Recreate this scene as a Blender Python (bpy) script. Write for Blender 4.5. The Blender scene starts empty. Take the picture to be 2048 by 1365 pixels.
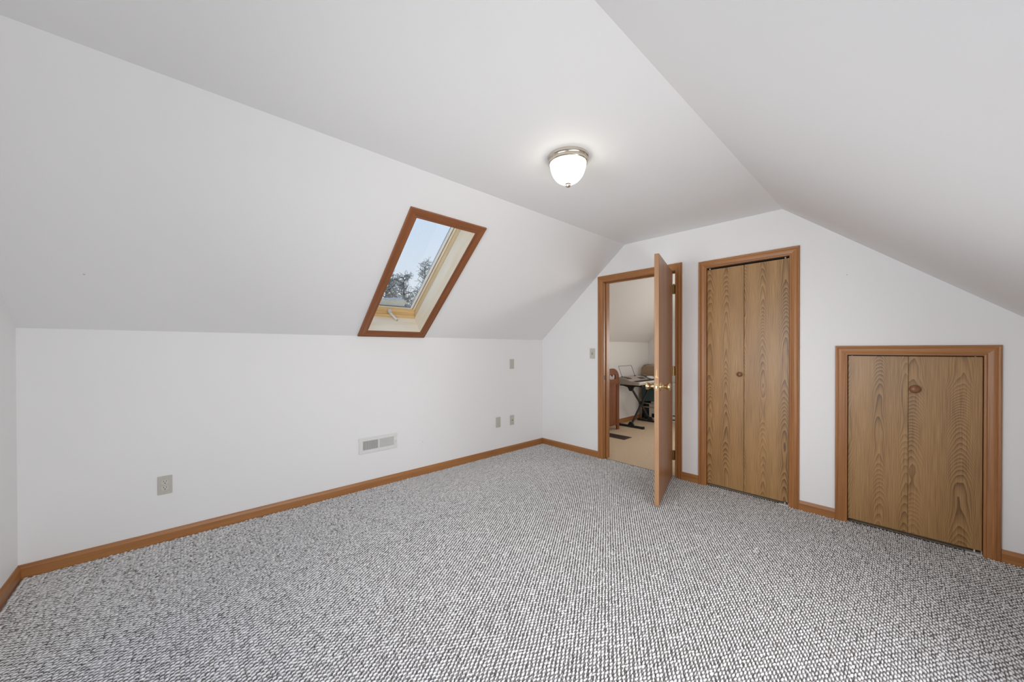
import bpy, math, random
import numpy as np
from mathutils import Vector, Matrix

R = math.radians
random.seed(7)
SC = bpy.context.scene
COL = SC.collection

# ------------------------------------------------------------------ camera
CAM = Vector((3.2372, -3.5002, 1.24))
cd = bpy.data.cameras.new('camera')
cam = bpy.data.objects.new('camera', cd)
COL.objects.link(cam)
cd.sensor_fit = 'HORIZONTAL'
cd.sensor_width = 36.0
cd.lens = 723.91 / 2048 * 36.0
cd.shift_y = (703.49 - 682.5) / 2048
cd.clip_start = 0.02
cd.clip_end = 300
_y, _p, _r = R(47.5611), R(-0.3293), R(-0.1132)
_F = Vector((-math.sin(_y) * math.cos(_p), math.cos(_y) * math.cos(_p), math.sin(_p)))
_R0 = Vector((math.cos(_y), math.sin(_y), 0))
_U0 = _R0.cross(_F)
_R = _R0 * math.cos(_r) + _U0 * math.sin(_r)
_U = _U0 * math.cos(_r) - _R0 * math.sin(_r)
_m = Matrix((_R, _U, -_F)).transposed().to_4x4()
_m.translation = CAM
cam.matrix_world = _m
SC.camera = cam

# ------------------------------------------------------------------ sky, added fill lights, exposure
w = bpy.data.worlds.new('sky')
SC.world = w
w.use_nodes = True
nt = w.node_tree
nt.nodes.clear()
tc = nt.nodes.new('ShaderNodeTexCoord')
sx = nt.nodes.new('ShaderNodeSeparateXYZ')
cr = nt.nodes.new('ShaderNodeValToRGB')
bg = nt.nodes.new('ShaderNodeBackground')
ow = nt.nodes.new('ShaderNodeOutputWorld')
nt.links.new(tc.outputs['Generated'], sx.inputs[0])
nt.links.new(sx.outputs['Z'], cr.inputs[0])
nt.links.new(cr.outputs[0], bg.inputs[0])
nt.links.new(bg.outputs[0], ow.inputs[0])
cr.color_ramp.elements[0].position = 0.10
cr.color_ramp.elements[0].color = (0.80, 0.83, 0.90, 1)
cr.color_ramp.elements[1].position = 0.95
cr.color_ramp.elements[1].color = (0.22, 0.40, 0.85, 1)
e = cr.color_ramp.elements.new(0.42)
e.color = (0.60, 0.74, 0.98, 1)
bg.inputs[1].default_value = 1.05


def area(name, loc, rot, sx_, sy_, power, col=(1, 1, 1), spread=180):
    l = bpy.data.lights.new(name, 'AREA')
    l.shape = 'RECTANGLE'
    l.size, l.size_y = sx_, sy_
    l.energy = power
    l.color = col
    l.spread = R(spread)
    o = bpy.data.objects.new(name, l)
    COL.objects.link(o)
    o.location = loc
    o.rotation_euler = rot
    return o


# added fill lights set in unseen, made-up windows to brighten both rooms
area('fill_light_near', (2.05, -4.165, 1.10), (R(90), 0, 0), 1.62, 1.12, 14, (0.98, 0.985, 0.985), 98)
area('fill_light_right', (3.815, -2.50, 0.74), (R(90), 0, R(90)), 2.12, 0.62, 27.5, (0.98, 0.985, 0.985), 152)
area('fill_light_next_room', (2.75, 2.93, 1.25), (R(-90), 0, 0), 0.86, 0.9, 36, (1.0, 0.985, 0.965))

vs = SC.view_settings
SC.display_settings.display_device = 'sRGB'
vs.view_transform = 'Standard'
vs.look = 'None'
vs.exposure = 0.0
vs.gamma = 1.0
vs.use_curve_mapping = False

# ------------------------------------------------------------------ room dimensions (metres)
YN = -4.156          # near gable wall
YB = 2.88            # back wall of the next room
WT = 0.115           # partition thickness
KZ = 1.361           # knee wall height
BX, BZ = 1.197, 2.357   # left slope meets flat ceiling
RX, RZ = 2.567, 2.342   # flat ceiling meets right slope
XR, ZR = 3.80, 1.312    # right knee wall
SL = math.atan2(BZ - KZ, BX)
SLEN = math.hypot(BX, BZ - KZ)


def roof(x):
    if x <= BX:
        return KZ + (BZ - KZ) * x / BX
    if x <= RX:
        return BZ + (RZ - BZ) * (x - BX) / (RX - BX)
    return RZ + (ZR - RZ) * (x - RX) / (XR - RX)


# ------------------------------------------------------------------ mesh helpers
class MB:
    def __init__(self):
        self.v, self.f, self.m = [], [], []

    def add(self, vs_, fs, mi=0):
        o = len(self.v)
        self.v += [tuple(p) for p in vs_]
        for f in fs:
            self.f.append([i + o for i in f])
            self.m.append(mi)
        return self

    def box(self, a, b, mi=0):
        (x0, y0, z0), (x1, y1, z1) = a, b
        x0, x1 = min(x0, x1), max(x0, x1)
        y0, y1 = min(y0, y1), max(y0, y1)
        z0, z1 = min(z0, z1), max(z0, z1)
        vs_ = [(x0, y0, z0), (x1, y0, z0), (x1, y1, z0), (x0, y1, z0), (x0, y0, z1), (x1, y0, z1), (x1, y1, z1), (x0, y1, z1)]
        return self.add(vs_, [(3, 2, 1, 0), (4, 5, 6, 7), (0, 1, 5, 4), (1, 2, 6, 5), (2, 3, 7, 6), (3, 0, 4, 7)], mi)

    def bbox(self, a, b, c=0.002, mi=0):
        """box with chamfered edges (chamfer c)"""
        lo = [min(p, q) for p, q in zip(a, b)]
        hi = [max(p, q) for p, q in zip(a, b)]
        c = min([c] + [(h - l) * 0.45 for l, h in zip(lo, hi)])
        V, idx = [], {}
        for sx_ in (0, 1):
            for sy_ in (0, 1):
                for sz in (0, 1):
                    s = (sx_, sy_, sz)
                    for ax in range(3):
                        p = []
                        for k in range(3):
                            base = hi[k] if s[k] else lo[k]
                            if k != ax:
                                base += -c if s[k] else c
                            p.append(base)
                        idx[(s, ax)] = len(V)
                        V.append(p)
        F = []
        for ax in range(3):
            u, w_ = (ax + 1) % 3, (ax + 2) % 3
            for d in (0, 1):
                q = []
                for (a_, b_) in ((0, 0), (1, 0), (1, 1), (0, 1)):
                    s = [0, 0, 0]
                    s[ax], s[u], s[w_] = d, a_, b_
                    q.append(idx[(tuple(s), ax)])
                F.append(q if d else q[::-1])
        for ax in range(3):            # edge chamfers parallel to axis ax
            u, w_ = (ax + 1) % 3, (ax + 2) % 3
            for a_ in (0, 1):
                for b_ in (0, 1):
                    s0, s1 = [0, 0, 0], [0, 0, 0]
                    s0[u] = s1[u] = a_
                    s0[w_] = s1[w_] = b_
                    s1[ax] = 1
                    s0, s1 = tuple(s0), tuple(s1)
                    q = [idx[(s0, u)], idx[(s1, u)], idx[(s1, w_)], idx[(s0, w_)]]
                    F.append(q if a_ != b_ else q[::-1])
        for s in [(i, j, k) for i in (0, 1) for j in (0, 1) for k in (0, 1)]:
            q = [idx[(s, 0)], idx[(s, 1)], idx[(s, 2)]]
            F.append(q if sum(s) % 2 else q[::-1])
        return self.add(V, F, mi)

    def prism(self, poly, fn, h0, h1, mi=0):
        """extrude 2-D polygon; fn(p, q, h) -> xyz"""
        n = len(poly)
        vs_ = [fn(p, q, h0) for p, q in poly] + [fn(p, q, h1) for p, q in poly]
        fs = [tuple(range(n))[::-1], tuple(range(n, 2 * n))]
        fs += [(i, (i + 1) % n, n + (i + 1) % n, n + i) for i in range(n)]
        return self.add(vs_, fs, mi)

    def lathe(self, prof, fn=lambda x, y, z: (x, y, z), n=32, mi=0, cap=True):
        """prof [(r, h)], revolve about local z; fn maps"""
        vs_, fs = [], []
        for r, h in prof:
            for i in range(n):
                a = 2 * math.pi * i / n
                vs_.append(fn(r * math.cos(a), r * math.sin(a), h))
        for j in range(len(prof) - 1):
            for i in range(n):
                k = (i + 1) % n
                fs.append((j * n + i, j * n + k, (j + 1) * n + k, (j + 1) * n + i))
        if cap:
            fs.append(tuple(range(n))[::-1])
            fs.append(tuple(range((len(prof) - 1) * n, len(prof) * n)))
        return self.add(vs_, fs, mi)

    def tube(self, pts, r, n=10, mi=0, closed=False):
        pts = [Vector(p) for p in pts]
        N = len(pts)
        rr = r if isinstance(r, (list, tuple)) else [r] * N
        vs_, fs = [], []
        up = Vector((0, 0, 1))
        prev = None
        for i, p in enumerate(pts):
            a = pts[(i - 1) % N] if (closed or i > 0) else p
            b = pts[(i + 1) % N] if (closed or i < N - 1) else p
            t = (b - a).normalized()
            if prev is None:
                s = t.cross(up)
                if s.length < 0.1:
                    s = t.cross(Vector((1, 0, 0)))
            else:
                s = prev - t * prev.dot(t)
            s.normalize()
            prev = s
            q = t.cross(s)
            for k in range(n):
                an = 2 * math.pi * k / n
                vs_.append(p + (s * math.cos(an) + q * math.sin(an)) * rr[i])
        for i in range(N if closed else N - 1):
            j = (i + 1) % N
            for k in range(n):
                l = (k + 1) % n
                fs.append((i * n + k, i * n + l, j * n + l, j * n + k))
        if not closed:
            fs.append(tuple(range(n))[::-1])
            fs.append(tuple(range((N - 1) * n, N * n)))
        return self.add(vs_, fs, mi)

    def mesh(self, name, mats, smooth=False, angle=None):
        me = bpy.data.meshes.new(name)
        me.from_pydata(self.v, [], self.f)
        for m_ in (mats if isinstance(mats, (list, tuple)) else [mats]):
            me.materials.append(m_)
        me.polygons.foreach_set('material_index', self.m)
        me.validate()
        import bmesh
        bm = bmesh.new()
        bm.from_mesh(me)
        bmesh.ops.recalc_face_normals(bm, faces=bm.faces)
        if angle is not None:
            for f in bm.faces:
                f.smooth = True
            for ed in bm.edges:
                if len(ed.link_faces) == 2 and ed.calc_face_angle(0) > R(angle):
                    ed.smooth = False
        elif smooth:
            for f in bm.faces:
                f.smooth = True
        bm.to_mesh(me)
        bm.free()
        return me

    def build(self, name, mats, parent=None, smooth=False, angle=None):
        return link(name, self.mesh(name, mats, smooth, angle), parent)


def link(name, data, parent=None):
    o = bpy.data.objects.new(name, data)
    COL.objects.link(o)
    if parent is not None:
        o.parent = parent
    return o


def tag(o, label, cat, group=None, kind=None):
    o['label'] = label
    o['category'] = cat
    if group:
        o['group'] = group
    if kind:
        o['kind'] = kind
    return o


def thing(name, loc, label, cat, rot=(0, 0, 0), group=None, kind=None):
    o = bpy.data.objects.new(name, None)
    COL.objects.link(o)
    o.location = loc
    o.rotation_euler = rot
    o.empty_display_size = 0.05
    return tag(o, label, cat, group, kind)


# ------------------------------------------------------------------ materials
def mat(name):
    m = bpy.data.materials.new(name)
    m.use_nodes = True
    n = m.node_tree
    return m, n, n.nodes['Principled BSDF']


def N(n, t, **kw):
    nd = n.nodes.new(t)
    for k, v in kw.items():
        setattr(nd, k, v)
    return nd


def objco(n, scale, rot=(0, 0, 0), loc=(0, 0, 0)):
    t = N(n, 'ShaderNodeTexCoord')
    mp = N(n, 'ShaderNodeMapping')
    mp.inputs['Scale'].default_value = scale
    mp.inputs['Rotation'].default_value = rot
    mp.inputs['Location'].default_value = loc
    n.links.new(t.outputs['Object'], mp.inputs[0])
    return mp.outputs[0]


def ramp(n, fac, stops):
    c = N(n, 'ShaderNodeValToRGB')
    while len(c.color_ramp.elements) < len(stops):
        c.color_ramp.elements.new(0.5)
    for e_, (p, col) in zip(c.color_ramp.elements, stops):
        e_.position = p
        e_.color = (*col, 1)
    n.links.new(fac, c.inputs[0])
    return c.outputs[0]


def bump(n, h, strength, dist, bs):
    b = N(n, 'ShaderNodeBump')
    b.inputs['Strength'].default_value = strength
    b.inputs['Distance'].default_value = dist
    n.links.new(h, b.inputs['Height'])
    n.links.new(b.outputs[0], bs.inputs['Normal'])


def plain(name, col, rough=0.5, metal=0.0, noise=0.06, scale=30, emit=None):
    m, n, b = mat(name)
    t = N(n, 'ShaderNodeTexNoise')
    t.inputs['Scale'].default_value = scale
    t.inputs['Detail'].default_value = 3
    n.links.new(objco(n, (1, 1, 1)), t.inputs['Vector'])
    c0 = tuple(max(0, c * (1 - noise)) for c in col)
    c1 = tuple(min(1, c * (1 + noise)) for c in col)
    n.links.new(ramp(n, t.outputs['Fac'], [(0.3, c0), (0.7, c1)]), b.inputs['Base Color'])
    b.inputs['Roughness'].default_value = rough
    b.inputs['Metallic'].default_value = metal
    if emit:
        b.inputs['Emission Color'].default_value = (*emit[0], 1)
        b.inputs['Emission Strength'].default_value = emit[1]
    return m


def paint(name, col, rough=0.55):
    m, n, b = mat(name)
    t = N(n, 'ShaderNodeTexNoise')
    t.inputs['Scale'].default_value = 1.3
    t.inputs['Detail'].default_value = 2
    co = objco(n, (1, 1, 1))
    n.links.new(co, t.inputs['Vector'])
    n.links.new(ramp(n, t.outputs['Fac'], [(0.3, tuple(c * 0.985 for c in col)), (0.7, col)]), b.inputs['Base Color'])
    t2 = N(n, 'ShaderNodeTexNoise')
    t2.inputs['Scale'].default_value = 140
    t2.inputs['Detail'].default_value = 2
    n.links.new(co, t2.inputs['Vector'])
    bump(n, t2.outputs['Fac'], 0.06, 0.002, b)
    b.inputs['Roughness'].default_value = rough
    return m


def wood(name, dark, mid, light, axis='Z', fine=260, streak=26, rough=0.36, spec=0.45, bmp=0.10):
    """straight-grained stained wood, grain along axis (object space)"""
    m, n, b = mat(name)
    k = {'X': 0, 'Y': 1, 'Z': 2}[axis]
    s1 = [streak] * 3
    s1[k] = 0.9
    s2 = [fine] * 3
    s2[k] = 5
    t1 = N(n, 'ShaderNodeTexNoise')
    t1.inputs['Scale'].default_value = 1
    t1.inputs['Detail'].default_value = 4
    n.links.new(objco(n, s1), t1.inputs['Vector'])
    t2 = N(n, 'ShaderNodeTexNoise')
    t2.inputs['Scale'].default_value = 1
    t2.inputs['Detail'].default_value = 3
    n.links.new(objco(n, s2), t2.inputs['Vector'])
    a = N(n, 'ShaderNodeMath', operation='MULTIPLY_ADD')
    a.inputs[1].default_value = 0.45
    n.links.new(t2.outputs['Fac'], a.inputs[0])
    a2 = N(n, 'ShaderNodeMath', operation='MULTIPLY')
    a2.inputs[1].default_value = 0.55
    n.links.new(t1.outputs['Fac'], a2.inputs[0])
    n.links.new(a2.outputs[0], a.inputs[2])
    n.links.new(ramp(n, a.outputs[0], [(0.33, dark), (0.5, mid), (0.66, light)]), b.inputs['Base Color'])
    b.inputs['Roughness'].default_value = rough
    b.inputs['Specular IOR Level'].default_value = spec
    bump(n, t2.outputs['Fac'], bmp, 0.001, b)
    return m


def veneer(name, dark, mid, light, leaf=0.2, off=0.0, curve=1700.0, rate=26.0, rough=0.36):
    """flat-sliced veneer with cathedral figure, face in object XZ, grain along Z"""
    m, n, b = mat(name)
    L = n.links.new

    def M(op, a, b_=None, c=None):
        nd = N(n, 'ShaderNodeMath', operation=op)
        for i, v in enumerate((a, b_, c)):
            if v is None:
                continue
            if isinstance(v, (int, float)):
                nd.inputs[i].default_value = v
            else:
                L(v, nd.inputs[i])
        return nd.outputs[0]
    tcn = N(n, 'ShaderNodeTexCoord')
    sp = N(n, 'ShaderNodeSeparateXYZ')
    L(tcn.outputs['Object'], sp.inputs[0])
    x, z = sp.outputs[0], sp.outputs[2]
    # slow wander of the figure
    mp = N(n, 'ShaderNodeMapping')
    mp.inputs['Scale'].default_value = (7, 7, 1.6)
    mp.inputs['Location'].default_value = (off * 3.1, 0, off * 5.7)
    L(tcn.outputs['Object'], mp.inputs[0])
    wob = N(n, 'ShaderNodeTexNoise')
    wob.inputs['Scale'].default_value = 1
    wob.inputs['Detail'].default_value = 3
    wob.inputs['Roughness'].default_value = 0.55
    L(mp.outputs[0], wob.inputs['Vector'])
    u = M('ADD', M('DIVIDE', x, leaf), off)
    cell = M('FLOOR', u)
    wn = N(n, 'ShaderNodeTexWhiteNoise', noise_dimensions='1D')
    L(M('ADD', cell, off * 13.7), wn.inputs['W'])
    rnd = wn.outputs['Value']
    fr = M('SUBTRACT', M('SUBTRACT', u, cell), M('ADD', M('MULTIPLY', rnd, 0.3), 0.35))
    lx = M('MULTIPLY', fr, leaf)
    lx = M('ADD', lx, M('MULTIPLY', M('SUBTRACT', wob.outputs['Fac'], 0.5), 0.030))
    x2 = M('MULTIPLY', lx, lx)
    sgn = M('SUBTRACT', M('MULTIPLY', M('GREATER_THAN', rnd, 0.25), 2.0), 1.0)
    zw = N(n, 'ShaderNodeTexNoise', noise_dimensions='1D')
    zw.inputs['Scale'].default_value = 1.5
    zw.inputs['Detail'].default_value = 1
    L(M('ADD', z, M('MULTIPLY', cell, 5.3)), zw.inputs['W'])
    ph = M('ADD', M('MULTIPLY', x2, curve), M('MULTIPLY', M('MULTIPLY', z, rate), sgn))
    ph = M('ADD', ph, M('MULTIPLY', zw.outputs['Fac'], max(rate, 18) * 0.75))
    ph = M('ADD', ph, M('MULTIPLY', wob.outputs['Fac'], 4.5))
    ring = M('FRACT', ph)
    fade = M('DIVIDE', 1.0, M('ADD', 1.0, M('MULTIPLY', x2, 420.0)))
    saw = M('MULTIPLY', M('POWER', ring, 1.7), fade)   # soft light to sharp dark late wood
    mp2 = N(n, 'ShaderNodeMapping')
    mp2.inputs['Scale'].default_value = (300, 300, 5)
    L(tcn.outputs['Object'], mp2.inputs[0])
    fn_ = N(n, 'ShaderNodeTexNoise')
    fn_.inputs['Scale'].default_value = 1
    fn_.inputs['Detail'].default_value = 2
    L(mp2.outputs[0], fn_.inputs['Vector'])
    mp3 = N(n, 'ShaderNodeMapping')
    mp3.inputs['Scale'].default_value = (9, 9, 1.1)
    mp3.inputs['Location'].default_value = (off * 2, 0, 0)
    L(tcn.outputs['Object'], mp3.inputs[0])
    bn = N(n, 'ShaderNodeTexNoise')
    bn.inputs['Scale'].default_value = 1
    bn.inputs['Detail'].default_value = 2
    L(mp3.outputs[0], bn.inputs['Vector'])
    amp = M('MULTIPLY', saw, M('MULTIPLY_ADD', bn.outputs['Fac'], 1.3, 0.05))
    fac = M('ADD', M('MULTIPLY', amp, 0.80), M('MULTIPLY', M('SUBTRACT', fn_.outputs['Fac'], 0.36), 1.0))
    fac = M('ADD', fac, M('MULTIPLY', M('SUBTRACT', bn.outputs['Fac'], 0.5), 0.35))
    L(ramp(n, fac, [(0.02, light), (0.28, mid), (0.78, dark)]), b.inputs['Base Color'])
    b.inputs['Roughness'].default_value = rough
    bump(n, fac, 0.10, -0.001, b)
    return m


M_wall = paint('white_wall_paint', (0.88, 0.878, 0.878))
M_ceil = paint('white_ceiling_paint', (0.87, 0.868, 0.868), 0.7)
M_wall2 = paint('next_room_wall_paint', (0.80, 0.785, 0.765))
TR = ((0.26, 0.102, 0.032), (0.375, 0.160, 0.052), (0.45, 0.208, 0.072))
M_trz = wood('oak_trim_vertical', *TR, axis='Z')
M_trx = wood('oak_trim_across', *TR, axis='X')
M_try = wood('oak_trim_along', *TR, axis='Y')
SK = ((0.19, 0.062, 0.022), (0.27, 0.095, 0.034), (0.33, 0.125, 0.046))
M_skx = wood('skylight_casing_upright', *SK, axis='X')
M_sky = wood('skylight_casing_across', *SK, axis='Y')
PN = ((0.84, 0.72, 0.53), (0.91, 0.83, 0.67), (0.94, 0.88, 0.76))
PM = ((0.68, 0.49, 0.26), (0.80, 0.62, 0.38), (0.86, 0.71, 0.48))
M_pnx = wood('pine_upright', *PN, axis='X', fine=90, streak=14, rough=0.42, bmp=0.03)
M_pmx = wood('pine_frame_upright', *PM, axis='X', fine=90, streak=14, rough=0.4, bmp=0.03)
M_pny = wood('pine_across', *PN, axis='Y', fine=90, streak=14, rough=0.42, bmp=0.03)
PD = ((0.58, 0.34, 0.13), (0.74, 0.49, 0.22), (0.82, 0.60, 0.31))
M_pdx = wood('varnished_pine_upright', *PD, axis='X', fine=90, streak=14, rough=0.3, bmp=0.03)
M_pdy = wood('varnished_pine_across', *PD, axis='Y', fine=90, streak=14, rough=0.3, bmp=0.03)
VE = ((0.15, 0.076, 0.028), (0.345, 0.190, 0.072), (0.45, 0.265, 0.108))
M_ve = [veneer('oak_veneer_%s' % c, *VE, leaf=l, off=o, curve=f, rate=t) for c, l, o, f, t in
        (('a', 0.145, 0.37, 1500, 12), ('b', 0.150, 1.62, 1700, 13), ('c', 0.140, 2.45, 1900, 17), ('d', 0.190, 3.80, 1200, 28))]
M_dface = wood('door_slab_face', (0.25, 0.105, 0.040), (0.33, 0.152, 0.064), (0.40, 0.195, 0.088), axis='Z', fine=300, streak=12, rough=0.33)
M_dedge = wood('door_slab_edge', (0.33, 0.17, 0.08), (0.41, 0.225, 0.115), (0.48, 0.28, 0.15), axis='Z', fine=160, streak=12, rough=0.45)
M_rawwood = plain('bare_wood_chip', (0.72, 0.47, 0.18), 0.6)
M_knob = wood('turned_wood_knob', (0.16, 0.065, 0.028), (0.24, 0.10, 0.045), (0.30, 0.13, 0.06), axis='X', rough=0.3)
M_brass = plain('polished_brass', (0.84, 0.70, 0.42), 0.15, 1.0, 0.02)
M_brassl = plain('satin_brass', (0.42, 0.29, 0.14), 0.5, 0.5, 0.04)
M_brassd = plain('aged_brass_hinge', (0.42, 0.30, 0.13), 0.3, 1.0, 0.12, 120)
M_nickel = plain('brushed_nickel', (0.66, 0.60, 0.52), 0.2, 1.0, 0.02)
M_steel = plain('zinc_hardware', (0.74, 0.74, 0.72), 0.35, 0.35, 0.03)
M_alm = plain('almond_plastic', (0.55, 0.54, 0.48), 0.4, 0, 0.01)
M_almd = plain('almond_plastic_receptacle', (0.62, 0.61, 0.55), 0.35, 0, 0.01)
M_wht = plain('white_enamel', (0.78, 0.78, 0.77), 0.35, 0, 0.01)
M_louv = plain('grey_enamel_louver', (0.62, 0.62, 0.60), 0.4, 0, 0.01)
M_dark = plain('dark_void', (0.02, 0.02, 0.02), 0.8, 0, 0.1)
M_slot = plain('black_slot', (0.015, 0.015, 0.015), 0.7, 0, 0.1)
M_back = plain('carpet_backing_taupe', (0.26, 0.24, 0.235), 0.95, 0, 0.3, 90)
M_bowl = plain('frosted_glass_bowl_lit', (0.9, 0.88, 0.8), 0.3, 0, 0.0, emit=((1.0, 0.93, 0.78), 5.5))
M_lampcore = plain('bulb_lit', (0.9, 0.88, 0.8), 0.3, 0, 0.0, emit=((1.0, 0.9, 0.72), 6))
M_gask = plain('white_window_gasket', (0.88, 0.89, 0.86), 0.5, 0, 0.02)
M_clad = plain('grey_window_cladding', (0.25, 0.25, 0.23), 0.4, 0.3, 0.05)
M_snow = plain('snow', (0.84, 0.85, 0.87), 0.8, 0, 0.06, 25)
M_bark = plain('tree_bark', (0.13, 0.11, 0.09), 0.9, 0, 0.2, 20)
M_bark2 = plain('frosted_twig_bark', (0.20, 0.19, 0.17), 0.9, 0, 0.2, 20)
M_need = plain('pine_needles', (0.40, 0.34, 0.22), 0.85, 0, 0.3, 4)
M_black = plain('black_powder_coat', (0.022, 0.022, 0.023), 0.42, 0, 0.05)
M_rubber = plain('black_rubber', (0.015, 0.015, 0.015), 0.7, 0, 0.05)
M_chrome = plain('tan_metal_tube', (0.42, 0.33, 0.25), 0.3, 0.4, 0.05)
M_tanpad = plain('tan_vinyl', (0.33, 0.22, 0.13), 0.45, 0, 0.06, 60)
M_teal = plain('dark_teal_vinyl', (0.035, 0.075, 0.072), 0.5, 0, 0.1, 40)
M_keyb = plain('silver_plastic', (0.46, 0.41, 0.36), 0.4, 0.1, 0.03)
M_keybd = plain('dark_speaker_cloth', (0.09, 0.08, 0.07), 0.7, 0, 0.1, 200)
M_ivory = plain('white_keys', (0.82, 0.78, 0.70), 0.3, 0, 0.01)
M_paper = plain('white_paper', (0.80, 0.83, 0.86), 0.7, 0, 0.02)
M_card = plain('white_cardboard', (0.62, 0.60, 0.57), 0.75, 0, 0.03)
M_cardd = plain('dark_print', (0.05, 0.04, 0.05), 0.7, 0, 0.05)
M_pink = plain('pink_print', (0.62, 0.45, 0.47), 0.7, 0, 0.05)
CH = ((0.11, 0.032, 0.011), (0.20, 0.062, 0.021), (0.27, 0.092, 0.033))
M_chz = wood('cherry_upright', *CH, axis='Z', streak=18, rough=0.35)
M_chy = wood('cherry_across', *CH, axis='Y', streak=18, rough=0.35)
M_reg = plain('brown_register', (0.06, 0.042, 0.03), 0.45, 0.3, 0.1)


def carpet_mat(name, cols, scale):
    m, n, b = mat(name)
    t = N(n, 'ShaderNodeTexNoise')
    t.inputs['Scale'].default_value = scale
    t.inputs['Detail'].default_value = 2
    n.links.new(objco(n, (1, 1, 1)), t.inputs['Vector'])
    n.links.new(ramp(n, t.outputs['Fac'], list(zip((0.30, 0.48, 0.68), cols))), b.inputs['Base Color'])
    b.inputs['Roughness'].default_value = 0.95
    b.inputs['Specular IOR Level'].default_value = 0.1
    t2 = N(n, 'ShaderNodeTexNoise')
    t2.inputs['Scale'].default_value = 900
    n.links.new(objco(n, (1, 1, 1)), t2.inputs['Vector'])
    bump(n, t2.outputs['Fac'], 0.3, 0.001, b)
    return m


M_loopA = carpet_mat('carpet_light_grey_yarn', ((0.69, 0.68, 0.675), (0.83, 0.825, 0.82), (0.87, 0.865, 0.86)), 130)
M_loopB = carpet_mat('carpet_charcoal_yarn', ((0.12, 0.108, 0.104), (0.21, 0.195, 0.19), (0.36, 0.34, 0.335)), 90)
M_beige = carpet_mat('beige_carpet', ((0.56, 0.43, 0.29), (0.64, 0.50, 0.35), (0.72, 0.58, 0.42)), 130)


def glass_mat():
    m, n, b = mat('window_glass')
    g = N(n, 'ShaderNodeBsdfTransparent')
    g.inputs[0].default_value = (0.96, 0.98, 0.97, 1)
    gl = N(n, 'ShaderNodeBsdfGlossy')
    gl.inputs['Roughness'].default_value = 0.02
    mx = N(n, 'ShaderNodeMixShader')
    mx.inputs[0].default_value = 0.05
    n.links.new(g.outputs[0], mx.inputs[1])
    n.links.new(gl.outputs[0], mx.inputs[2])
    n.links.new(mx.outputs[0], n.nodes['Material Output'].inputs[0])
    return m


M_glass = glass_mat()

# ------------------------------------------------------------------ openings
D0, D1, DZ = 0.934, 1.728, 1.99          # doorway (jamb faces, head)
C0, C1, CZ = 2.011, 2.614, 1.967         # closet
S0, S1, SZ = 2.948, 3.541, 1.196         # knee-wall cupboard


def ywall(mb, y0, y1, holes, x0=0.0, x1=XR):
    """gable-shaped wall slab between y0 and y1 with rectangular holes (xa, xb, za, zb)"""
    xs = sorted({x0, BX, RX, x1, *[h[0] for h in holes], *[h[1] for h in holes]})
    for a, b in zip(xs[:-1], xs[1:]):
        hs = [h for h in holes if h[0] <= a + 1e-6 and h[1] >= b - 1e-6]
        spans = [(-0.02, None)]
        if hs:
            h = hs[0]
            spans = ([(-0.02, h[2])] if h[2] > 0.001 else []) + [(h[3], None)]
        for lo, hi in spans:
            ta = roof(a) + 0.02 if hi is None else hi
            tb = roof(b) + 0.02 if hi is None else hi
            mb.prism([(a, lo), (b, lo), (b, tb), (a, ta)], lambda p, q, h_: (p, h_, q), y0, y1)
    return mb


J = 0.019    # jamb board thickness
far = ywall(MB(), 0.0, WT, [(D0 - J, D1 + J, 0, DZ + J), (C0 - 0.004, C1 + 0.004, 0, CZ + 0.004), (S0 - 0.004, S1 + 0.004, 0, SZ + 0.004)]).build('wall_far', M_wall)
tag(far, 'white gable end wall with the open doorway, tall closet and low cupboard', 'wall', kind='structure')
# near gable wall with an added window opening behind the camera (bottom corner a touch out of plumb)
NW = (1.20, 2.90, 0.50, 1.70)
near = ywall(MB(), YN, YN - WT, [NW]).build('wall_near', M_wall)
tag(near, 'white gable wall at the left edge beside the long knee wall', 'wall', kind='structure')
kl = MB().box((-0.10, YN - WT, -0.02), (0, 0.0, KZ)).build('wall_left', M_wall)
tag(kl, 'long white knee wall under the skylight slope', 'wall', kind='structure')
RW = (-3.60, -1.40, 0.40, 1.08)
kr = MB()
for a, b in (((YN - WT, -0.02), (RW[0], ZR + 0.02)), ((RW[1], -0.02), (WT, ZR + 0.02)), ((RW[0], -0.02), (RW[1], RW[2])), ((RW[0], RW[3]), (RW[1], ZR + 0.02))):
    kr.box((XR, a[0], a[1]), (XR + 0.1, b[0], b[1]))
kr = kr.build('wall_right', M_wall)
tag(kr, 'low white knee wall at the right, under the right slope', 'wall', kind='structure')

# slopes and flat ceiling
SKY0, SKY1, SKT0, SKT1 = -2.30, -1.797, 0.076, 1.237     # skylight shaft inner faces (y, along slope)


def slope_pt(t, y, h):
    return (t * math.cos(SL) - h * math.sin(SL), y, KZ + t * math.sin(SL) + h * math.cos(SL))


g = 0.015
sl = MB()
for (ta, tb, ya, yb) in ((0, SLEN, YN - WT, SKY0 - g), (0, SLEN, SKY1 + g, 0.0), (0, SKT0 - g, SKY0 - g, SKY1 + g), (SKT1 + g, SLEN, SKY0 - g, SKY1 + g)):
    sl.prism([(ta, ya), (tb, ya), (tb, yb), (ta, yb)], slope_pt, 0.0, 0.24)
slo = sl.build('ceiling_left', M_ceil)
tag(slo, 'white sloped ceiling holding the wood-framed skylight', 'ceiling', kind='structure')


def roof_slab(pa, pb, y0, y1, th, name, label, m=M_ceil):
    (xa, za), (xb, zb) = pa, pb
    d = Vector((xb - xa, zb - za)).normalized()
    nx, nz = -d.y, d.x
    o = MB().prism([(xa, za), (xb, zb), (xb + nx * th, zb + nz * th), (xa + nx * th, za + nz * th)], lambda p, q, h: (p, h, q), y0, y1).build(name, m)
    tag(o, label, 'ceiling', kind='structure')
    return o


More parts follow.
